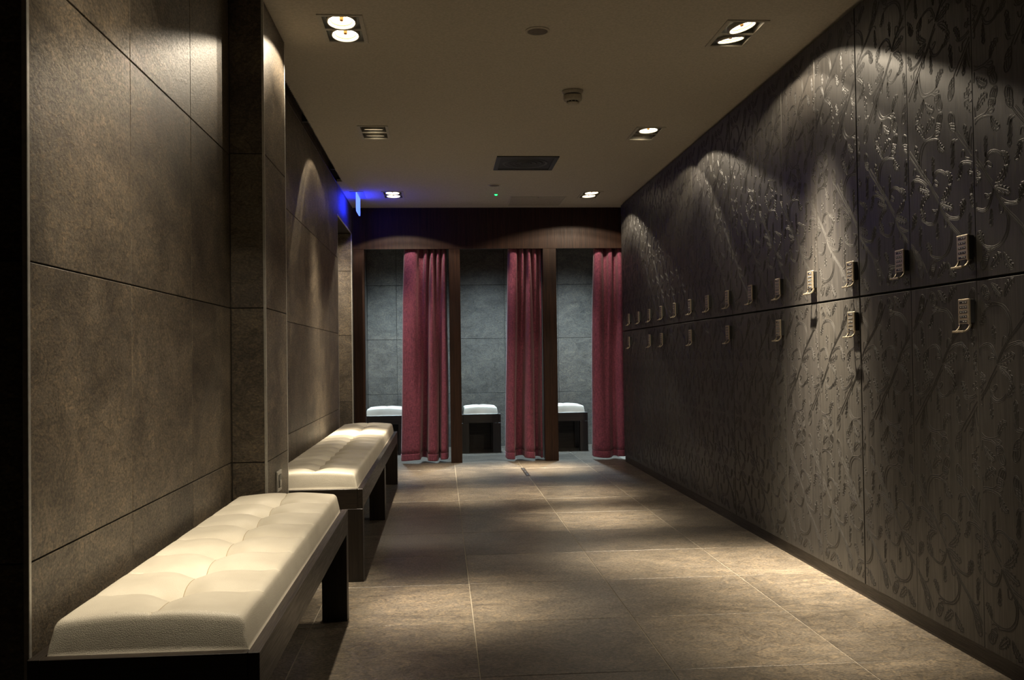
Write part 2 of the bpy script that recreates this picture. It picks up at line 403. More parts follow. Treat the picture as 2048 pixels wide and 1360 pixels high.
# ------------------------------------------------------------------ lockers
PAT_W, PAT_P = .3154, .587
STROKES = [
    [(0.643,0.849),(0.562,0.798),(0.449,0.74),(0.354,0.685),(0.261,0.64),(0.169,0.596),(0.109,0.555),(0.036,0.509),(-0.022,0.471)],
    [(0.583,0.846),(0.494,0.795),(0.383,0.733),(0.29,0.678),(0.198,0.629),(0.122,0.587),(0.064,0.546),(-0.024,0.499)],
    [(-0.044,0.461),(-0.108,0.413),(-0.179,0.369),(-0.291,0.318),(-0.401,0.273),(-0.508,0.224),(-0.587,0.191),(-0.644,0.153),(-0.701,0.111),(-0.738,0.081)],
    [(-0.022,0.463),(-0.078,0.416),(-0.149,0.372),(-0.262,0.316),(-0.372,0.269),(-0.48,0.22),(-0.553,0.185),(-0.611,0.149),(-0.661,0.109)],
    [(0.376,0.719),(0.373,0.754),(0.362,0.798),(0.326,0.838),(0.259,0.866),(0.163,0.872),(0.085,0.875),(0.021,0.893),(-0.002,0.896)],
    [(0.336,0.706),(0.333,0.75),(0.312,0.801),(0.261,0.839),(0.196,0.858),(0.117,0.861),(0.024,0.854),(-0.036,0.842)],
    [(0.038,0.871),(-0.008,0.88),(-0.054,0.883),(-0.068,0.873),(-0.037,0.864),(0.023,0.867)],
    [(0.013,0.9),(0.019,0.923),(-0.005,0.941),(-0.05,0.932),(-0.095,0.925),(-0.086,0.901),(-0.04,0.893),(0.013,0.9)],
    [(-0.01,0.943),(-0.02,0.97),(-0.059,0.99),(-0.108,0.992),(-0.13,0.976),(-0.122,0.951),(-0.092,0.928)],
    [(-0.043,0.943),(-0.057,0.965),(-0.089,0.984)],
    [(-0.07,0.937),(-0.09,0.96),(-0.11,0.979)],
    [(0.004,0.921),(-0.042,0.921),(-0.083,0.907)],
    [(0.005,0.908),(-0.041,0.909),(-0.078,0.897)],
    [(-0.028,0.934),(-0.02,0.897)],
    [(-0.061,0.929),(-0.052,0.893)],
    [(0.734,0.906),(0.748,0.935),(0.73,0.961),(0.695,0.963),(0.653,0.946),(0.63,0.921),(0.631,0.889)],
    [(0.704,0.907),(0.709,0.935),(0.693,0.956)],
    [(0.67,0.898),(0.675,0.931),(0.669,0.951)],
    [(0.735,0.901),(0.682,0.899),(0.631,0.886),(0.625,0.865),(0.635,0.845),(0.677,0.853),(0.719,0.876),(0.735,0.901)],
    [(0.718,0.89),(0.632,0.875)],
    [(0.711,0.873),(0.628,0.858)],
    [(0.682,0.897),(0.669,0.852)],
    [(0.629,0.803),(0.664,0.803),(0.691,0.797),(0.719,0.765)],
    [(0.579,0.795),(0.622,0.793),(0.648,0.785),(0.659,0.759)],
    [(0.519,0.689),(0.509,0.715),(0.483,0.724),(0.459,0.714),(0.45,0.682),(0.372,0.665)],
    [(0.276,0.65),(0.274,0.677),(0.249,0.692),(0.228,0.685),(0.227,0.659),(0.206,0.621)],
    [(0.097,0.61),(0.072,0.643),(0.009,0.662),(-0.06,0.661),(-0.126,0.648),(-0.176,0.63)],
    [(0.083,0.596),(0.049,0.636),(-0.009,0.651),(-0.066,0.652),(-0.125,0.637),(-0.168,0.618)],
    [(0.574,0.64),(0.539,0.657),(0.48,0.66),(0.389,0.653),(0.294,0.63),(0.216,0.6)],
    [(0.532,0.64),(0.481,0.649),(0.398,0.643),(0.31,0.621),(0.233,0.589)],
    [(0.107,0.584),(0.098,0.6),(0.043,0.612),(-0.016,0.589),(-0.008,0.575),(0.045,0.586)],
    [(0.374,0.431),(0.344,0.401),(0.265,0.378),(0.187,0.361),(0.109,0.357),(0.046,0.37),(0.006,0.401),(-0.019,0.433),(-0.029,0.463)],
    [(0.265,0.384),(0.186,0.369),(0.116,0.366),(0.069,0.378),(0.033,0.403),(0.008,0.431)],
    [(0.074,0.411),(0.02,0.419),(0.011,0.436),(0.057,0.435),(0.11,0.444),(0.104,0.422)],
    [(-0.152,0.401),(-0.237,0.377),(-0.323,0.364),(-0.407,0.364),(-0.458,0.38)],
    [(-0.208,0.367),(-0.322,0.354),(-0.42,0.35),(-0.478,0.374)],
    [(-0.12,0.374),(-0.129,0.339),(-0.143,0.325),(-0.175,0.327),(-0.199,0.351)],
    [(-0.249,0.338),(-0.281,0.286),(-0.265,0.228),(-0.223,0.189),(-0.148,0.159),(-0.043,0.146),(0.049,0.138),(0.096,0.128)],
    [(-0.222,0.324),(-0.252,0.284),(-0.238,0.234),(-0.195,0.199),(-0.119,0.167),(-0.013,0.156),(0.093,0.164),(0.162,0.177)],
    [(0.157,0.146),(0.125,0.155),(0.063,0.152),(0.049,0.143),(0.095,0.139),(0.119,0.127)],
    [(0.158,0.122),(0.104,0.126),(0.066,0.111),(0.084,0.086),(0.13,0.086),(0.176,0.099),(0.158,0.122)],
    [(0.184,0.097),(0.212,0.079),(0.203,0.055),(0.165,0.044),(0.117,0.057),(0.092,0.082)],
    [(0.169,0.092),(0.182,0.06)],
    [(0.138,0.086),(0.148,0.054)],
    [(0.167,0.114),(0.082,0.103)],
    [(0.168,0.103),(0.086,0.093)],
    [(0.515,0.22),(0.476,0.186),(0.436,0.162)],
    [(0.548,0.218),(0.501,0.179),(0.462,0.154)],
    [(0.462,0.154),(0.404,0.155),(0.364,0.14),(0.35,0.117),(0.399,0.113),(0.447,0.126),(0.462,0.154)],
    [(0.447,0.124),(0.43,0.09),(0.395,0.061),(0.355,0.053),(0.329,0.076),(0.347,0.114)],
    [(0.407,0.111),(0.378,0.065)],
    [(0.375,0.111),(0.35,0.072)],
    [(0.454,0.145),(0.357,0.131)],
    [(0.429,0.155),(0.415,0.116)],
    [(0.514,0.227),(0.481,0.218),(0.432,0.213),(0.382,0.223),(0.364,0.242)],
    [(0.682,0.364),(0.597,0.357),(0.528,0.371)],
]
LEAVES = [
    ((-0.021,0.849),(-0.157,0.764),0.012,0.15),
    ((0.223,0.91),(0.038,0.975),0.014,-0.1),
    ((0.25,0.878),(0.437,0.989),0.015,0.1),
    ((0.382,0.742),(0.455,0.863),0.008,0),
    ((0.665,0.787),(0.694,0.647),0.009,0),
    ((0.087,0.64),(0.078,0.754),0.007,0),
    ((-0.17,0.639),(-0.28,0.556),0.011,-0.15),
    ((0.172,0.555),(0.41,0.6),0.011,0),
    ((0.173,0.537),(0.371,0.466),0.012,0.15),
    ((0.265,0.38),(0.372,0.462),0.01,0.1),
    ((-0.069,0.485),(-0.265,0.556),0.013,0.1),
    ((-0.052,0.467),(-0.312,0.415),0.012,0),
    ((-0.45,0.373),(-0.525,0.448),0.01,-0.1),
    ((0.009,0.358),(0.019,0.264),0.008,0),
    ((0.397,0.244),(0.376,0.368),0.008,0),
    ((0.571,0.36),(0.472,0.448),0.01,0.1),
    ((0.154,0.177),(0.243,0.252),0.01,0.1),
    ((0.041,0.041),(-0.13,0.114),0.014,0.0),
    ((0.513,0.659),(0.605,0.568),0.01,-0.1),
    ((-0.174,0.115),(-0.326,0.028),0.012,0.1),
]

def leaf_outline(b, t, hw, bend):
    (bx, bz), (tx, tz) = b, t
    dx, dz = tx-bx, tz-bz
    ln = math.hypot(dx, dz); ux, uz = dx/ln, dz/ln; px, pz = -uz, ux
    def pt(f, o):
        c = bend*ln*math.sin(math.pi*f)
        return (bx+ux*ln*f+px*(c+o), bz+uz*ln*f+pz*(c+o))
    n = 3 if hw < .0095 else 4
    def side(s):
        out = []
        for i in range(n):
            f0 = .10+.8*i/n
            w0 = hw*math.sin(math.pi*min(.97, f0+.05))**.7
            out += [pt(f0+.02, s*w0*.72), pt(f0+.8/n*.55, s*w0*.86), pt(f0+.8/n*.80, s*(w0*1.0+.0022))]
        return out
    rim = [pt(0, 0)] + side(1) + [pt(1, 0)]
    rim2 = [pt(0, 0)] + side(-1) + [pt(1, 0)]
    vein = [pt(.04, 0), pt(.3, 0), pt(.6, 0), pt(.86, 0)]
    return [rim, rim2, vein]
def unit_lines():
    L = []
    for s in STROKES:
        L.append(smoothpts([(u*PAT_W, v*PAT_P) for u, v in s], 3))
    for b, t, hw, bend in LEAVES:
        L += leaf_outline((b[0]*PAT_W, b[1]*PAT_P), (t[0]*PAT_W, t[1]*PAT_P), hw, bend)
    return L
UNIT = unit_lines()
def door_mesh(y0, w, h, phase):
    """slab with the vine lines, their groove shade painted in; local y 0..w, z 0..h, front face at x = 0, facing -x"""
    bm = bmesh.new(); bm_box(bm, (0, 0, 0), (.018, w, h), .0008)
    me = bpy.data.meshes.new('door'); bm.to_mesh(me); bm.free()
    V = [tuple(v.co) for v in me.vertices]; F = [tuple(p.vertices) for p in me.polygons]; FM = [0]*len(F); SM = [False]*len(F)
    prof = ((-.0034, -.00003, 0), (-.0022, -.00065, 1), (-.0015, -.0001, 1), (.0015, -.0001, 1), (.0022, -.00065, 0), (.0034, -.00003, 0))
    def ribbon(pts):
        n = len(pts)
        if n < 2: return
        base = len(V)
        for i, (y, z) in enumerate(pts):
            a, b = pts[max(0, i-1)], pts[min(n-1, i+1)]
            dy, dz = b[0]-a[0], b[1]-a[1]
            l = math.hypot(dy, dz) or 1
            ny, nz = -dz/l, dy/l
            for o, hgt, _ in prof: V.append((hgt, y+ny*o, z+nz*o))
        k = len(prof)
        for i in range(n-1):
            for j in range(k-1):
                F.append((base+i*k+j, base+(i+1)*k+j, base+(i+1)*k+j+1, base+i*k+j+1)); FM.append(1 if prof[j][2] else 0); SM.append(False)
    m = .0045
    for row, flip in ((0, False), (1, True)):
        for line in UNIT:
            for r in range(-4, 6):
                cur = []
                for (u, v) in line:
                    y = u + phase + r*PAT_W
                    z = (PAT_P-v if flip else v) + row*PAT_P - .002
                    if m < y < w-m and m < z < h-m: cur.append((y, z))
                    else:
                        ribbon(cur); cur = []
                ribbon(cur)
    me2 = bpy.data.meshes.new('locker_door')
    me2.from_pydata(V, [], F)
    me2.materials.append(M['locker']); me2.materials.append(M['groove_shade'])
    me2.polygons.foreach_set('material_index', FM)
    me2.update()
    bpy.data.meshes.remove(me)
    return me2
def lock_meshes():
    """keypad lock; local origin at the near edge, mid height, on the door face; +y away from the camera, -x into the room"""
    W, T = .064, .022
    bm = bmesh.new()
    bm_box(bm, (-T, 0, -.040), (-T+.007, W, .042), .0018)
    body = bpy.data.meshes.new('lock_plate'); bm.to_mesh(body); bm.free(); body.materials.append(M['brass'])
    bm = bmesh.new()
    bm_box(bm, (-T+.0072, .003, -.037), (0, W-.003, .039), .001)
    back = bpy.data.meshes.new('lock_body'); bm.to_mesh(back); bm.free(); back.materials.append(M['lock_black'])
    bm = bmesh.new()
    for i in range(5):
        z = .031-.0155*i
        bm_box(bm, (-T-.0008, .011, z-.0042), (-T+.004, W-.010, z+.0042), .0006)
    bm_box(bm, (-T-.0006, .010, -.0405), (-T+.002, W-.010, -.039))
    slots = bpy.data.meshes.new('key_row'); bm.to_mesh(slots); bm.free(); slots.materials.append(M['key_slot'])
    bm = bmesh.new()
    for i in range(5):
        z = .031-.0155*i
        for j, yy in enumerate((.017, .031, .045)):
            if i == 4 and j == 2: continue
            if i == 0 and j == 2: continue
            hw = .0038 if i not in (3,) else .0022
            bm_box(bm, (-T-.0014, yy-hw, z-.0012), (-T, yy+hw, z+.0012))
    keys = bpy.data.meshes.new('key_marks'); bm.to_mesh(keys); bm.free(); keys.materials.append(M['key'])
    bm = bmesh.new()
    path = [(-T+.003, -.038), (-T+.0015, -.045), (-T-.002, -.052), (-T-.008, -.058), (-T-.014, -.0615)]
    for y0, y1 in ((0, .006), (W-.006, W)):
        for (xa, za), (xb, zb) in zip(path[:-1], path[1:]):
            vs = [bm.verts.new((x, y, z)) for (x, z) in ((xa, za), (xb, zb)) for y in (y0, y1)]
            vb = [bm.verts.new((x+.0045, y, z-.0022)) for (x, z) in ((xa, za), (xb, zb)) for y in (y0, y1)]
            for f in ((vs[0], vs[1], vs[3], vs[2]), (vb[0], vb[2], vb[3], vb[1]), (vs[0], vs[2], vb[2], vb[0]), (vs[1], vb[1], vb[3], vs[3])): bm.faces.new(f)
    bm_box(bm, (-T-.022, 0, -.0665), (-T-.011, W, -.0605), .001)
    pull = bpy.data.meshes.new('lock_pull'); bm.to_mesh(pull); bm.free(); pull.materials.append(M['brass'])
    return body, back, slots, keys, pull
LOCK = lock_meshes()
ZD = ((.058, 1.2215), (1.2305, 2.414))
DOORS = {}
LOWER_LOCKS = {-2, 0, 2, 4, 6, 8, 10, 11, 13}
BANKS = [(11, 13, 'bank of dark vine-carved lockers three doors wide beside the burgundy curtains'),
         (6, 10, 'bank of dark vine-carved lockers five doors wide, second from the curtains'),
         (2, 5, 'bank of dark vine-carved lockers four doors wide, glossy under the spotlight glare'),
         (-3, 1, 'bank of dark vine-carved lockers, fourth bank from the curtains, standing across from the tufted bench')]
for k0, k1, lab in BANKS:
    ya, yb = DY0+DOOR*k0, DY0+DOOR*(k1+1)
    bank = empty('locker_bank', (XR+.25, (ya+yb)/2, 0), lab, 'lockers', 'banks of carved lockers along the wall')
    box('carcass', (XR+.021, ya+.002, .05), (2.19, yb-.002, 2.425), M['carcass'], bank)
    box('plinth', (XR+.008, ya, 0), (XR+.05, yb, .054), M['plinth'], bank)
    for k in range(k0, k1+1):
        y0 = DY0+DOOR*k
        e0, e1 = (.0042 if k == k0 else .0014), (.0042 if k == k1 else .0014)
        ph = (3.1 - y0) % PAT_W
        key = (round(ph, 3), k == k0, k == k1)
        for tier, (za, zb) in enumerate(ZD):
            kk = key + (tier,)
            if kk not in DOORS: DOORS[kk] = door_mesh(y0, DOOR-e0-e1, zb-za, ph-e0)
            d = link(bpy.data.objects.new('locker_door', DOORS[kk]), bank, (XR, y0+e0, za))
            if tier == 1 or k in LOWER_LOCKS:
                at = (XR, y0+.010, 1.332 if tier else 1.125)
                for nm, me in zip(('lock_plate', 'lock_body', 'key_row', 'key_marks', 'lock_pull'), LOCK):
                    link(bpy.data.objects.new(nm, me), d, at)

# ------------------------------------------------------------------ benches
def cushion(parent, x0, x1, y0, y1, zb, zt, ny, name='cushion'):
    """tufted pad: a centre seam along y, cross seams every panel, a deep tuft where they meet"""
    xc = (x0+x1)/2; lp = (y1-y0)/ny; hw = (x1-x0)/2
    ty = [y0+lp*i for i in range(1, ny)]
    R = .018
    def hz(x, y):
        ex, ey = min(x-x0, x1-x), min(y-y0, y1-y)
        z = zt
        for e in (ex, ey):
            if e < R: z -= R-math.sqrt(max(0, R*R-(R-e)**2))
        s = abs(x-xc)/hw
        inner = min(1, min(ex, ey)/.05)
        d = min((math.hypot(x-xc, (y-t)) for t in ty), default=9)
        dy = min((abs(y-t) for t in ty), default=9)
        dx = abs(x-xc)
        z -= inner*(.030*math.exp(-(d/.048)**2) + .016*math.exp(-(dy/.026)**2)*(1-.6*s**1.5) + .012*math.exp(-(dx/.030)**2))
        z -= .0034*math.exp(-(dy/.0035)**2)*min(1, ex/.012) + .0030*math.exp(-(dx/.0035)**2)*min(1, ey/.012)
        z += .013*math.sin(math.pi*(x-x0)/(x1-x0))
        return z
    def samples(a, b, marks, step):
        p = set()
        n = int((b-a)/step)
        for i in range(n+1): p.add(round(a+(b-a)*i/n, 5))
        for m in marks:
            for o in (-.007, -.0035, 0, .0035, .007):
                p.add(round(m+o, 5))
        for o in (.002, .005, .009, .014, .02): p.add(round(a+o, 5)); p.add(round(b-o, 5))
        q = sorted(p); out = [q[0]]
        for v in q[1:]:
            if v-out[-1] > .0012: out.append(v)
        return out
    X = samples(x0, x1, [xc], .012); Y = samples(y0, y1, ty, .014)
    nx, nyy = len(X), len(Y)
    o = ((x0+x1)/2, (y0+y1)/2, zb)
    V = [(x-o[0], y-o[1], hz(x, y)-o[2]) for y in Y for x in X]
    F = [(j*nx+i, j*nx+i+1, (j+1)*nx+i+1, (j+1)*nx+i) for j in range(nyy-1) for i in range(nx-1)]
    ring = [i for i in range(nx)] + [j*nx+nx-1 for j in range(1, nyy)] + [(nyy-1)*nx+i for i in range(nx-2, -1, -1)] + [j*nx for j in range(nyy-2, 0, -1)]
    prev = ring
    zr = V[ring[0]][2]
    for f, out in ((.7, .004), (.35, .007), (0, .010)):
        cur = []
        for r in ring:
            x, y, z = V[r]
            sx = (1 if x > 0 else -1) if abs(abs(x)-hw) < .004 else 0
            sy = (1 if y > 0 else -1) if abs(abs(y)-(y1-y0)/2) < .004 else 0
            cur.append(len(V)); V.append((x+sx*out, y+sy*out, z*f))
        n = len(ring)
        for i in range(n):
            F.append((prev[i], cur[i], cur[(i+1) % n], prev[(i+1) % n]))
        prev = cur
    F.append(tuple(prev))
    c = mesh_obj(name, V, F, M['leather'], parent, o, smooth=True)
    # stitched seams, one strip per seam
    def seam(pts, w=.0011):
        VV, FF = [], []
        for i, (x, y) in enumerate(pts):
            a, b = pts[max(0, i-1)], pts[min(len(pts)-1, i+1)]
            l = math.hypot(b[0]-a[0], b[1]-a[1]); nx_, ny_ = -(b[1]-a[1])/l, (b[0]-a[0])/l
            z = hz(x, y)+.0006
            for s_ in (-1, 0, 1): VV.append((x+nx_*w*s_-o[0], y+ny_*w*s_-o[1], z+(.0009 if s_ == 0 else 0)-o[2]))
        for i in range(len(pts)-1):
            for k in range(2): FF.append((i*3+k, (i+1)*3+k, (i+1)*3+k+1, i*3+k+1))
        mesh_obj('seam', VV, FF, M['seam'], c, o, smooth=True)
    n = int((y1-y0)/.012)
    seam([(xc+.0002, y0+.003+(y1-y0-.006)*i/n) for i in range(n+1)])
    for t in ty: seam([(x0+.003+(x1-x0-.006)*i/36, t) for i in range(37)])
    return c
def bench(label, x0, x1, y0, y1, ny, joints=(), legw=.095, legd=.06, group=None, zt=.482, apron=.088, ztop=.416, legs=True, backlegs=True):
    b = empty('bench', ((x0+x1)/2, (y0+y1)/2, 0), label, 'bench', group)
    t = .024
    zr = ztop-apron
    ys = [y0] + list(joints) + [y1]
    box('rail', (x0+t+.0006, y0, zr), (x1-t-.0006, y0+t, ztop), M['bench_x'], b, .0012)
    box('rail', (x0+t+.0006, y1-t, zr), (x1-t-.0006, y1, ztop), M['bench_x'], b, .0012)
    for a, c in zip(ys[:-1], ys[1:]):
        for xa in (x0, x1-t):
            box('rail', (xa, a+.0008, zr), (xa+t, c-.0008, ztop), M['bench_y'], b, .0012)
    box('seat_board', (x0+t, y0+t, ztop-.034), (x1-t, y1-t, ztop-.016), M['bench_y'], b)
    ly = [y0, y1-legd] + [j+s for j in joints for s in (-legd-.001, .001)]
    for yy in ly:
        for xa in (x0, x1-legw):
            box('leg', (xa, yy, 0), (xa+legw, yy+legd, zr-.0006), M['bench_z'], b, .0015)
    cushion(b, x0+.035, x1-.035, y0+.035, y1-.035, ztop-.016, zt, ny)
    return b
bench('cream tufted bench with dark oak frame along the near tiled wall, before the pier', XL+.004, -.371, 1.925, 3.702, 8, group='cream benches in the aisle')
bench('long cream tufted bench with dark oak frame behind the pier, reaching to the doorway', XL+.004, -.362, 4.275, 7.585, 15, joints=(5.94,), group='cream benches in the aisle')
for xa, xb, lab in ((XL+.008, -.372, 'small cream cubicle seat beside the left tiled wall, half behind the first curtain'),
                    (.190, .606, 'small cream cubicle seat standing between the two walnut posts'),
                    (1.112, 1.522, 'small cream cubicle seat in the cubicle next to the lockers')):
    b = bench(lab, xa, xb, 9.795, 10.27, 2, legw=.085, group='seats in the changing cubicles', zt=.478, apron=.09, ztop=.408)
    box('back_panel', (xa+.086, 10.235, 0), (xb-.03, 10.2505, .3165), M['bench_x'], b)

# ------------------------------------------------------------------ changing cubicles
cub = empty('cubicle_screen', (.6, YB, 0), 'dark walnut cubicle screen with a deep header and posts framing the curtains', 'partition')
box('header', (XL+.001, YB, 2.036), (2.19, YB+.03, H-.0005), M['walnut'], cub, .001)
for xa, xb in ((XL+.001, -.721), (.078, .184), (.979, 1.106)):
    box('post', (xa, YB+.0012, 0), (xb, YB+.10, 2.0355), M['walnut'], cub, .0015)
for xa, xb in ((.09, .175), (.995, 1.09)):
    box('partition_panel', (xa, YB+.105, 0), (xb, YE-.001, 2.425), M['walnut'], cub)
box('curtain_rail', (XL+.01, 9.073, 2.085), (2.19, 9.087, 2.10), M['steel'], cub)

def curtain(label, top, bot, zb, hem_drop=()):
    """top / bot: (x, depth) control points; depth > 0 leans out towards the aisle"""
    NC, NR = 150, 40
    def fn(ctrl):
        p = smoothpts(ctrl, 24)
        acc = [0]
        for a, b in zip(p[:-1], p[1:]): acc.append(acc[-1]+math.hypot(b[0]-a[0], b[1]-a[1]))
        out, j = [], 0
        for i in range(NC+1):
            s = acc[-1]*i/NC
            while j < len(acc)-2 and acc[j+1] < s: j += 1
            f = (s-acc[j])/max(1e-9, acc[j+1]-acc[j])
            out.append((p[j][0]+(p[j+1][0]-p[j][0])*f, p[j][1]+(p[j+1][1]-p[j][1])*f))
        return out
    T, B = fn(top), fn(bot)
    zt = 2.08; yc = 9.08
    xm = (bot[0][0]+bot[-1][0])/2
    cu = empty('curtain', (xm, yc, zb), label, 'curtain', 'burgundy cubicle curtains')
    rnd = random.Random(label)
    wob = [rnd.uniform(-1, 1) for _ in range(12)]
    def P(i, z):
        f = (zt-z)/(zt-zb)
        g = f**.8
        x = T[i][0]*(1-g)+B[i][0]*g; d = 2.0*T[i][1]*(1-g)+2.8*B[i][1]*g
        d += .004*math.sin(5*f+i*.05+wob[0]*3); x += .003*math.sin(6*f+wob[1]*3)
        drop = .007*math.sin(i/NC*9+wob[2]*3)*f**6 - .010*min(.05, max(0, d))/.05*f**6
        return (x-xm, -d, z+drop-zb)
    for nm, za, zc, off, n in (('fabric', zb+.06, zt, 0, NR), ('hem', zb, zb+.06, -.0012, 6)):
        V, F = [], []
        for j in range(n+1):
            z = za+(zc-za)*j/n
            for i in range(NC+1):
                x, y, zz = P(i, z); V.append((x, y+off, zz))
        k = NC+1
        for j in range(n):
            for i in range(NC): F.append((j*k+i, j*k+i+1, (j+1)*k+i+1, (j+1)*k+i))
        o = mesh_obj(nm, V, F, M['weave'], cu, (xm, yc, zb), smooth=True)
        md = o.modifiers.new('thickness', 'SOLIDIFY'); md.thickness = .0018 if nm == 'fabric' else .003; md.offset = 0
    return cu
curtain('burgundy woven curtain drawn to the first walnut post, beside the doorway',
        [(-.345, .0), (-.33, .022), (-.27, .034), (-.22, .022), (-.20, -.018), (-.16, -.02), (-.145, .022), (-.125, .026), (-.115, -.02), (-.095, -.02), (-.085, .024), (-.065, .024), (-.055, -.02), (-.038, -.02), (-.028, .022), (-.012, .022), (-.002, -.02), (.018, -.018), (.028, .02), (.045, .02), (.06, -.01)],
        [(-.40, .0), (-.385, .022), (-.32, .032), (-.25, .034), (-.215, .022), (-.20, -.030), (-.17, -.036), (-.150, -.02), (-.138, .028), (-.10, .038), (-.055, .032), (-.04, .0), (-.034, -.03), (-.022, .0), (-.016, .024), (.02, .03), (.045, .02), (.056, -.008)], .036)
curtain('burgundy woven curtain drawn to the second walnut post, between two cubicle seats',
        [(.652, .0), (.665, .024), (.70, .030), (.735, .02), (.748, -.02), (.77, -.02), (.782, .024), (.80, .026), (.812, -.018), (.83, -.02), (.84, .022), (.862, .026), (.875, -.018), (.89, -.018), (.90, .02), (.92, .024), (.935, -.016), (.95, -.012), (.965, .012), (.973, -.005)],
        [(.604, -.004), (.62, .018), (.66, .030), (.69, .024), (.705, -.020), (.74, -.036), (.775, -.03), (.79, .018), (.82, .036), (.865, .034), (.885, .022), (.892, -.02), (.92, -.034), (.938, -.02), (.946, .010), (.96, .016), (.968, -.004)], .034)
curtain('burgundy woven curtain hanging flat beside the lockers',
        [(1.488, .0), (1.50, .024), (1.545, .030), (1.575, .010), (1.59, -.018), (1.615, -.01), (1.63, .022), (1.66, .026), (1.675, -.016), (1.70, -.018), (1.715, .02), (1.75, .024), (1.77, -.014), (1.80, -.014), (1.815, .018), (1.85, .02), (1.88, .0)],
        [(1.444, .0), (1.462, .020), (1.53, .032), (1.60, .030), (1.635, .012), (1.655, .004), (1.68, .012), (1.70, .028), (1.75, .034), (1.80, .02), (1.815, -.02), (1.84, -.02), (1.855, .02), (1.90, .0)], .030)

# ------------------------------------------------------------------ ceiling lamps
def spot(name, parent, at, tilt, half, blend, watts, col, radius=.012, profile=None):
    L = bpy.data.lights.new(name, 'SPOT')
    L.energy = watts; L.color = col; L.spot_size = math.radians(2*half); L.spot_blend = blend; L.shadow_soft_size = radius
    if profile:                                   # luminous intensity by angle from the lamp axis, as in a lamp data sheet
        L.use_nodes = True
        nt = L.node_tree; em = nt.nodes['Emission']
        tc = nt.nodes.new('ShaderNodeTexCoord'); sx = nt.nodes.new('ShaderNodeSeparateXYZ')
        ac = nt.nodes.new('ShaderNodeMath'); ac.operation = 'ABSOLUTE'
        mr = nt.nodes.new('ShaderNodeValToRGB')
        nt.links.new(tc.outputs['Normal'], sx.inputs[0]); nt.links.new(sx.outputs['Z'], ac.inputs[0])
        nt.links.new(ac.outputs[0], mr.inputs['Fac']); nt.links.new(mr.outputs['Color'], em.inputs['Strength'])
        e = mr.color_ramp.elements
        while len(e) < len(profile): e.new(.5)
        for x, (ang, v) in zip(e, sorted(profile, key=lambda q: -q[0])):
            x.position = math.cos(math.radians(ang)); x.color = (v, v, v, 1)
    o = bpy.data.objects.new(name, L)
    link(o, parent, at)
    d = Vector((tilt[0], tilt[1], -1)).normalized()
    o.rotation_euler = d.to_track_quat('-Z', 'Y').to_euler()
    return o
def lamp_parts():
    rim = lathe([(.0555, -.004), (.0555, .004), (.050, .002), (.047, .0005), (.047, -.002), (.050, -.005), (.0555, -.004)], 40, False)
    ring = lathe([(.0468, .0005), (.0445, .003), (.0440, .0025), (.0465, -.0005)], 40, False)
    dish = lathe([(.0445, .003), (.042, .008), (.034, .020), (.022, .030), (.010, .035), (.0, .036)], 40, False)
    cap = lathe([(.0, -.001), (.0065, .000), (.0080, .004), (.0080, .016), (.0060, .030), (.0055, .036)], 20, False)
    gim = lathe([(.058, -.008), (.0645, -.006), (.0645, .012), (.058, .014), (.058, -.008)], 40, False)
    out = []
    for nm, (V, F), m in (('glass_rim', rim, 'lamp_rim'), ('inner_ring', ring, 'lamp_ring'), ('reflector', dish, 'lamp_lens'), ('bulb_cap', cap, 'lamp_cap'), ('gimbal', gim, 'gimbal')):
        me = bpy.data.meshes.new(nm); me.from_pydata(V, [], F); me.materials.append(M[m]); me.polygons.foreach_set('use_smooth', [True]*len(me.polygons)); me.update()
        out.append((nm, me))
    return out
LAMP = lamp_parts()
def downlight(label, x0, x1, y0, y1, lamps):
    t = empty('recessed_spotlight', ((x0+x1)/2, (y0+y1)/2, H), label, 'ceiling light', 'twin recessed spotlights')
    e, bar = .018, .014
    ym = (y0+y1)/2
    bm = bmesh.new()
    for lo, hi in (((x0, y0), (x1, y0+e)), ((x0, y1-e), (x1, y1)), ((x0, y0+e), (x0+e, y1-e)), ((x1-e, y0+e), (x1, y1-e)), ((x0+e, ym-bar/2), (x1-e, ym+bar/2))):
        bm_box(bm, (*lo, H-.004), (*hi, H+.001), 0)
    f = bm_obj('trim_frame', bm, M['lamp_frame'], t, (0, 0, 0)); f.location = -ORG[t.name]
    for k, (ya, yb) in enumerate(((y0+e, ym-bar/2), (ym+bar/2, y1-e))):
        a, b = x0+e, x1-e
        V = [(x, y, z) for z in (H+.001, H+.105) for x, y in ((a, ya), (b, ya), (b, yb), (a, yb))]
        F = [(0, 4, 5, 1), (1, 5, 6, 2), (2, 6, 7, 3), (3, 7, 4, 0), (4, 7, 6, 5)]
        o = mesh_obj('housing', V, F, M['lamp_dark'], t, (0, 0, 0)); o.location = -ORG[t.name]
        vis, spill, beam = lamps[k]
        c = ((a+b)/2, (ya+yb)/2, H+.006)
        lam = bpy.data.objects.new('lamp', LAMP[2][1]); link(lam, t, c)
        d = Vector((vis[0], vis[1], -1)).normalized()
        lam.rotation_euler = (-d).to_track_quat('Z', 'Y').to_euler()
        for i in (0, 1, 3, 4):
            p = bpy.data.objects.new(LAMP[i][0], LAMP[i][1]); COL.objects.link(p); p.parent = lam; ORG[p.name] = Vector(c)
        lp = (c[0], c[1], H-.012)
        if spill: spot('lamp_spill', t, lp, spill[0], spill[1], spill[3] if len(spill) > 3 else .10, SPILL_W*spill[2], WARM, .010, ((75, 1), (58, 1), (42, .16), (0, .08)))
        for bq in (beam if isinstance(beam, list) else [beam]):
            spot('lamp_beam', t, lp, bq[0], bq[1], 1.0, BEAM_W*bq[2], WARM, .02, [(bq[1]*a, v) for a, v in ((1, 0), (.82, .018), (.64, .11), (.47, .36), (.30, .72), (.13, .95), (0, 1))])
    return t
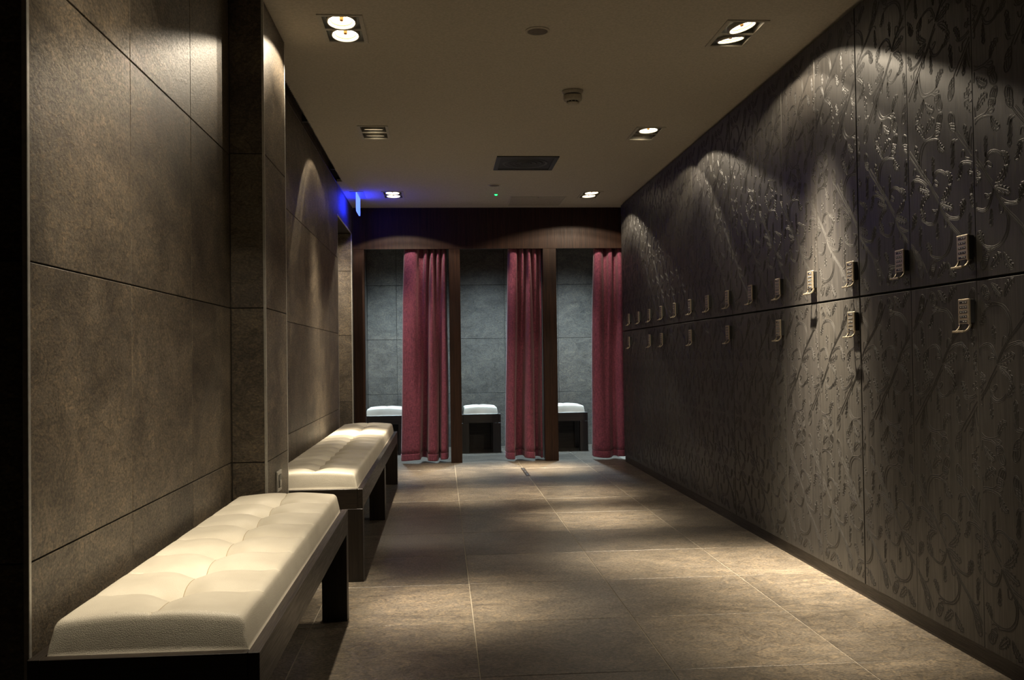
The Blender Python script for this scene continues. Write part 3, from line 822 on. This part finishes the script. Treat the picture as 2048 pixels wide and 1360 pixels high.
_L = lambda n: 'twin square recessed spotlight above %s' % n
# per lamp: (visible tilt), (spill tilt, half angle, level), (beam tilt, half angle, level)
downlight(_L('the near end of the first cream bench'), LX0, LX1, *FY[0], [((0, .1), ((-.25, .04), 56, .6), [((-.08, .10), 30, .15), ((-.33, .28), 36, .11)]), ((0, .1), ((-.25, .04), 56, .5), [((-.06, .24), 24, .10), ((-.32, .55), 36, .09)])])
downlight(_L('the near half of the lockers'), RX0, RX1, *FY[0], [((0, .1), ((-.3, .1), 50, .15), ((-.02, .52), 22, .6)), ((0, .1), ((-.3, .1), 50, .15), ((.04, .46), 20, .4))])
downlight(_L('the tiled pier'), LX0, LX1, *FY[1], [((0, -.14), ((-.02, .04), 72, .9), ((.17, -.08), 20, 1.0)), ((0, -.14), ((-.12, -.08), 67, .7), [((-.06, .04), 14, .5), ((-.07, -.40), 20, .14)])])
downlight(_L('the brightly lit locker bank'), RX0, RX1, *FY[1], [((.28, -.05), ((.10, .10), 70.5, 1.2), ((.19, .05), 30, 2.2)), ((.14, .10), ((.08, .20), 67, 1.1), ((-.10, .16), 20, 1.0))])
downlight(_L('the middle of the long cream bench'), LX0, LX1, *FY[2], [((0, .22), ((-.18, .36), 58, 1.0), ((.24, .40), 20, .8)), ((0, .22), ((-.40, .30), 50, 1.0), [((-.09, .30), 15, .7), ((-.24, .22), 30, .22)])])
downlight(_L('the five-door locker bank'), RX0, RX1, *FY[2], [((.05, -.05), ((.02, .02), 69.2, 1.05), ((-.16, -.04), 20, 1.1)), ((.0, .30), ((.0, .34), 64.5, 1.05), ((-.17, .32), 20, 1.1))])
downlight(_L('the doorway end of the aisle, before the first curtain'), LX0, LX1, *FY[3], [((0, -.05), ((.04, .12), 61, .9), ((.15, -.04), 20, .9)), ((0, -.05), ((.04, .12), 62, .8), ((.19, .05), 20, .8))])
downlight(_L('the lockers nearest the curtains'), RX0, RX1, *FY[3], [((.05, -.05), ((-.08, .14), 66, .9), ((-.16, .08), 20, 1.1)), ((.05, -.05), ((-.04, .08), 71, .8), ((-.24, .05), 20, .9))])
# warm lamp over the side passage behind the doorway
t = empty('passage_downlight', (-1.25, 8.24, 2.17), 'round warm downlight in the soffit of the side doorway', 'ceiling light')
V, F = lathe([(.045, 0), (.045, -.004), (.034, -.004), (.034, .0), (.045, .0)], 28, False)
mesh_obj('trim_ring', V, F, M['lamp_frame'], t, (-1.25, 8.24, 2.169))
spot('lamp_beam', t, (-1.25, 8.24, 2.158), (.1, .2), 62, .5, 60, WARM, .03)


# cool lamps over the cubicle seats
for xc, nm in ((-.45, 'first cubicle, beside the doorway'), (.52, 'middle cubicle'), (1.45, 'cubicle next to the lockers')):
    t = empty('cubicle_downlight', (xc, 9.75, H), 'round cool white downlight in the ceiling of the ' + nm, 'ceiling light', 'cool cubicle downlights')
    V, F = lathe([(.045, 0), (.045, -.004), (.034, -.004), (.034, .0), (.045, .0)], 28, False)
    mesh_obj('trim_ring', V, F, M['lamp_frame'], t, (xc, 9.75, H-.001))
    spot('lamp_beam', t, (xc, 9.75, H-.012), (0, .06), 64, 1.0, BOOTH_W, COOL, .03, ((64, 0), (52, .12), (40, .45), (28, .8), (0, 1)))

# ------------------------------------------------------------------ other ceiling and wall fittings
def round_cover(name, x, y, r, label, cat):
    V, F = lathe([(r, 0), (r, -.003), (r*.84, -.006), (r*.82, -.0035)], 40, False)
    t = empty(name, (x, y, H), label, cat)
    mesh_obj('rim', V, F, M['ceiling'], t, (x, y, H))
    V, F = lathe([(r*.83, -.0035), (r*.80, -.0055), (r*.4, -.0065), (0, -.0068)], 40, False)
    mesh_obj('cover', V, F, M['grey_mesh'], t, (x, y, H), True)
round_cover('ceiling_speaker', .437, 4.08, .054, 'round dark ceiling speaker between the nearest pair of spotlights', 'speaker')
round_cover('ceiling_speaker', .455, 7.777, .050, 'round dark ceiling speaker between the square vent and the green light', 'speaker')
def smoke(x, y):
    t = empty('smoke_detector', (x, y, H), 'cream plastic smoke detector hanging from the ceiling', 'smoke detector')
    def part(n, prof, m, s=True):
        V, F = lathe(prof, 40, True); return mesh_obj(n, V, F, M[m], t, (x, y, H), s)
    part('base', [(.058, 0), (.056, -.008), (.050, -.018), (.048, -.020)], 'cream_plastic')
    part('neck', [(.046, -.019), (.046, -.026)], 'slot')
    part('body', [(.050, -.025), (.0505, -.030), (.050, -.046), (.046, -.053), (.034, -.056)], 'cream_plastic')
    part('sensor_chamber', [(.030, -.055), (.030, -.064)], 'slot')
    for i in range(10):
        a = 2*math.pi*i/10
        bm = bmesh.new(); bm_box(bm, (-.002, -.002, -.066), (.002, .002, -.055))
        o = bm_obj('guard_rib', bm, M['cream_plastic'], t, (x+.031*math.cos(a), y+.031*math.sin(a), H))
    part('cap', [(.033, -.063), (.032, -.067), (.022, -.073), (.010, -.0755), (.001, -.076)], 'cream_plastic')
smoke(.722, 5.01)
def vent(x0, x1, y0, y1):
    t = empty('ceiling_vent', ((x0+x1)/2, (y0+y1)/2, H), 'black square air vent with a round diffuser in the ceiling', 'vent')
    e = .032; z0, z1 = H-.008, H
    for lo, hi in (((x0, y0), (x1, y0+e)), ((x0, y1-e), (x1, y1)), ((x0, y0+e), (x0+e, y1-e)), ((x1-e, y0+e), (x1, y1-e))):
        box('frame_bar', (*lo, z0), (*hi, z1), M['vent_frame'], t, .0015)
    box('plate', (x0+e, y0+e, H-.003), (x1-e, y1-e, H), M['vent'], t)
    c = ((x0+x1)/2, (y0+y1)/2, H)
    for r in (.17, .13, .09, .05):
        V, F = lathe([(r, -.003), (r-.006, -.008), (r-.018, -.005), (r-.022, -.003)], 40, False)
        mesh_obj('diffuser_ring', V, F, M['vent_frame'] if r > .15 else M['vent'], t, c, True)
vent(.410, .858, 6.65, 7.132)
def hatch(x0, x1, y0, y1):
    t = empty('access_hatch', ((x0+x1)/2, (y0+y1)/2, H), 'flush painted access hatch in the ceiling in front of the walnut header', 'hatch')
    e = .012
    for lo, hi in (((x0, y0), (x1, y0+e)), ((x0, y1-e), (x1, y1)), ((x0, y0+e), (x0+e, y1-e)), ((x1-e, y0+e), (x1, y1-e))):
        box('frame_bar', (*lo, H-.004), (*hi, H), M['lamp_frame'], t, .001)
    box('panel', (x0+e+.002, y0+e+.002, H-.003), (x1-e-.002, y1-e-.002, H), M['panel'], t)
    V, F = lathe([(.006, -.003), (.006, -.005), (.001, -.0055)], 12, True)
    mesh_obj('latch', V, F, M['lamp_dark'], t, ((x0+x1)/2, y0+.03, H))
hatch(.63, 1.135, 8.345, 8.84)
t = empty('indicator_light', (.492, 8.208, H), 'tiny green indicator light on the ceiling', 'indicator light')
V, F = lathe([(.026, 0), (.026, -.003), (.017, -.005)], 24, True); mesh_obj('bezel', V, F, M['lamp_frame'], t, (.492, 8.208, H))
V, F = lathe([(.013, -.004), (.012, -.010), (.006, -.013), (.001, -.0135)], 20, True); mesh_obj('lens', V, F, M['led'], t, (.492, 8.208, H))
def exit_sign():
    x, y0, y1 = -.712, 8.10, 8.425
    t = empty('exit_sign', (x, (y0+y1)/2, H), 'blue glowing acrylic exit sign hanging from the ceiling by the doorway', 'sign')
    box('mounting_plate', (x-.058, 8.085, H-.003), (x+.058, 8.435, H), M['sign_plate'], t, .001)
    zb, r = 2.268, .035
    prof = [(y0, H-.003)]
    for k in range(7):
        a = math.pi+math.pi/2*k/6; prof.append((y0+r+r*math.cos(a), zb+r+r*math.sin(a)))
    for k in range(7):
        a = -math.pi/2+math.pi/2*k/6; prof.append((y1-r+r*math.cos(a), zb+r+r*math.sin(a)))
    prof.append((y1, H-.003))
    n = len(prof)
    V = [(sx*.004, y-(y0+y1)/2, z-H) for sx in (-1, 1) for y, z in prof]
    p = mesh_obj('panel', V, [tuple(range(n)), tuple(range(2*n-1, n-1, -1))], M['sign'], t, (x, (y0+y1)/2, H))
    E = [(i, i+1, n+i+1, n+i) for i in range(n-1)]
    V2 = [((-.0046 if i < n else .0046), v[1]*1.004, v[2]) for i, v in enumerate(V)]
    mesh_obj('lit_edge', V2, E, M['sign_edge'], t, (x, (y0+y1)/2, H))
exit_sign()
def socket():
    t = empty('wall_socket', (-.69, 4.005, .495), 'brushed steel wall socket low on the tiled pier', 'socket')
    box('plate', (-.69, 3.955, .452), (-.682, 4.055, .538), M['steel'], t, .002)
    box('insert', (-.683, 3.978, .468), (-.679, 4.032, .522), M['lamp_dark'], t, .001)
    box('rocker', (-.680, 3.985, .474), (-.676, 4.012, .500), M['steel'], t, .001)
socket()
def drain():
    t = empty('floor_drain', (.7115, 8.15, 0), 'narrow dark slot drain set in the floor before the cubicles', 'drain')
    box('channel', (.694, 7.865, -.0005), (.729, 8.435, .0022), M['drain'], t, .0006)
    for i in range(3):
        y = 7.90+.185*i
        box('slot', (.703, y, .0018), (.720, y+.13, .0026), M['slot'], t)
drain()
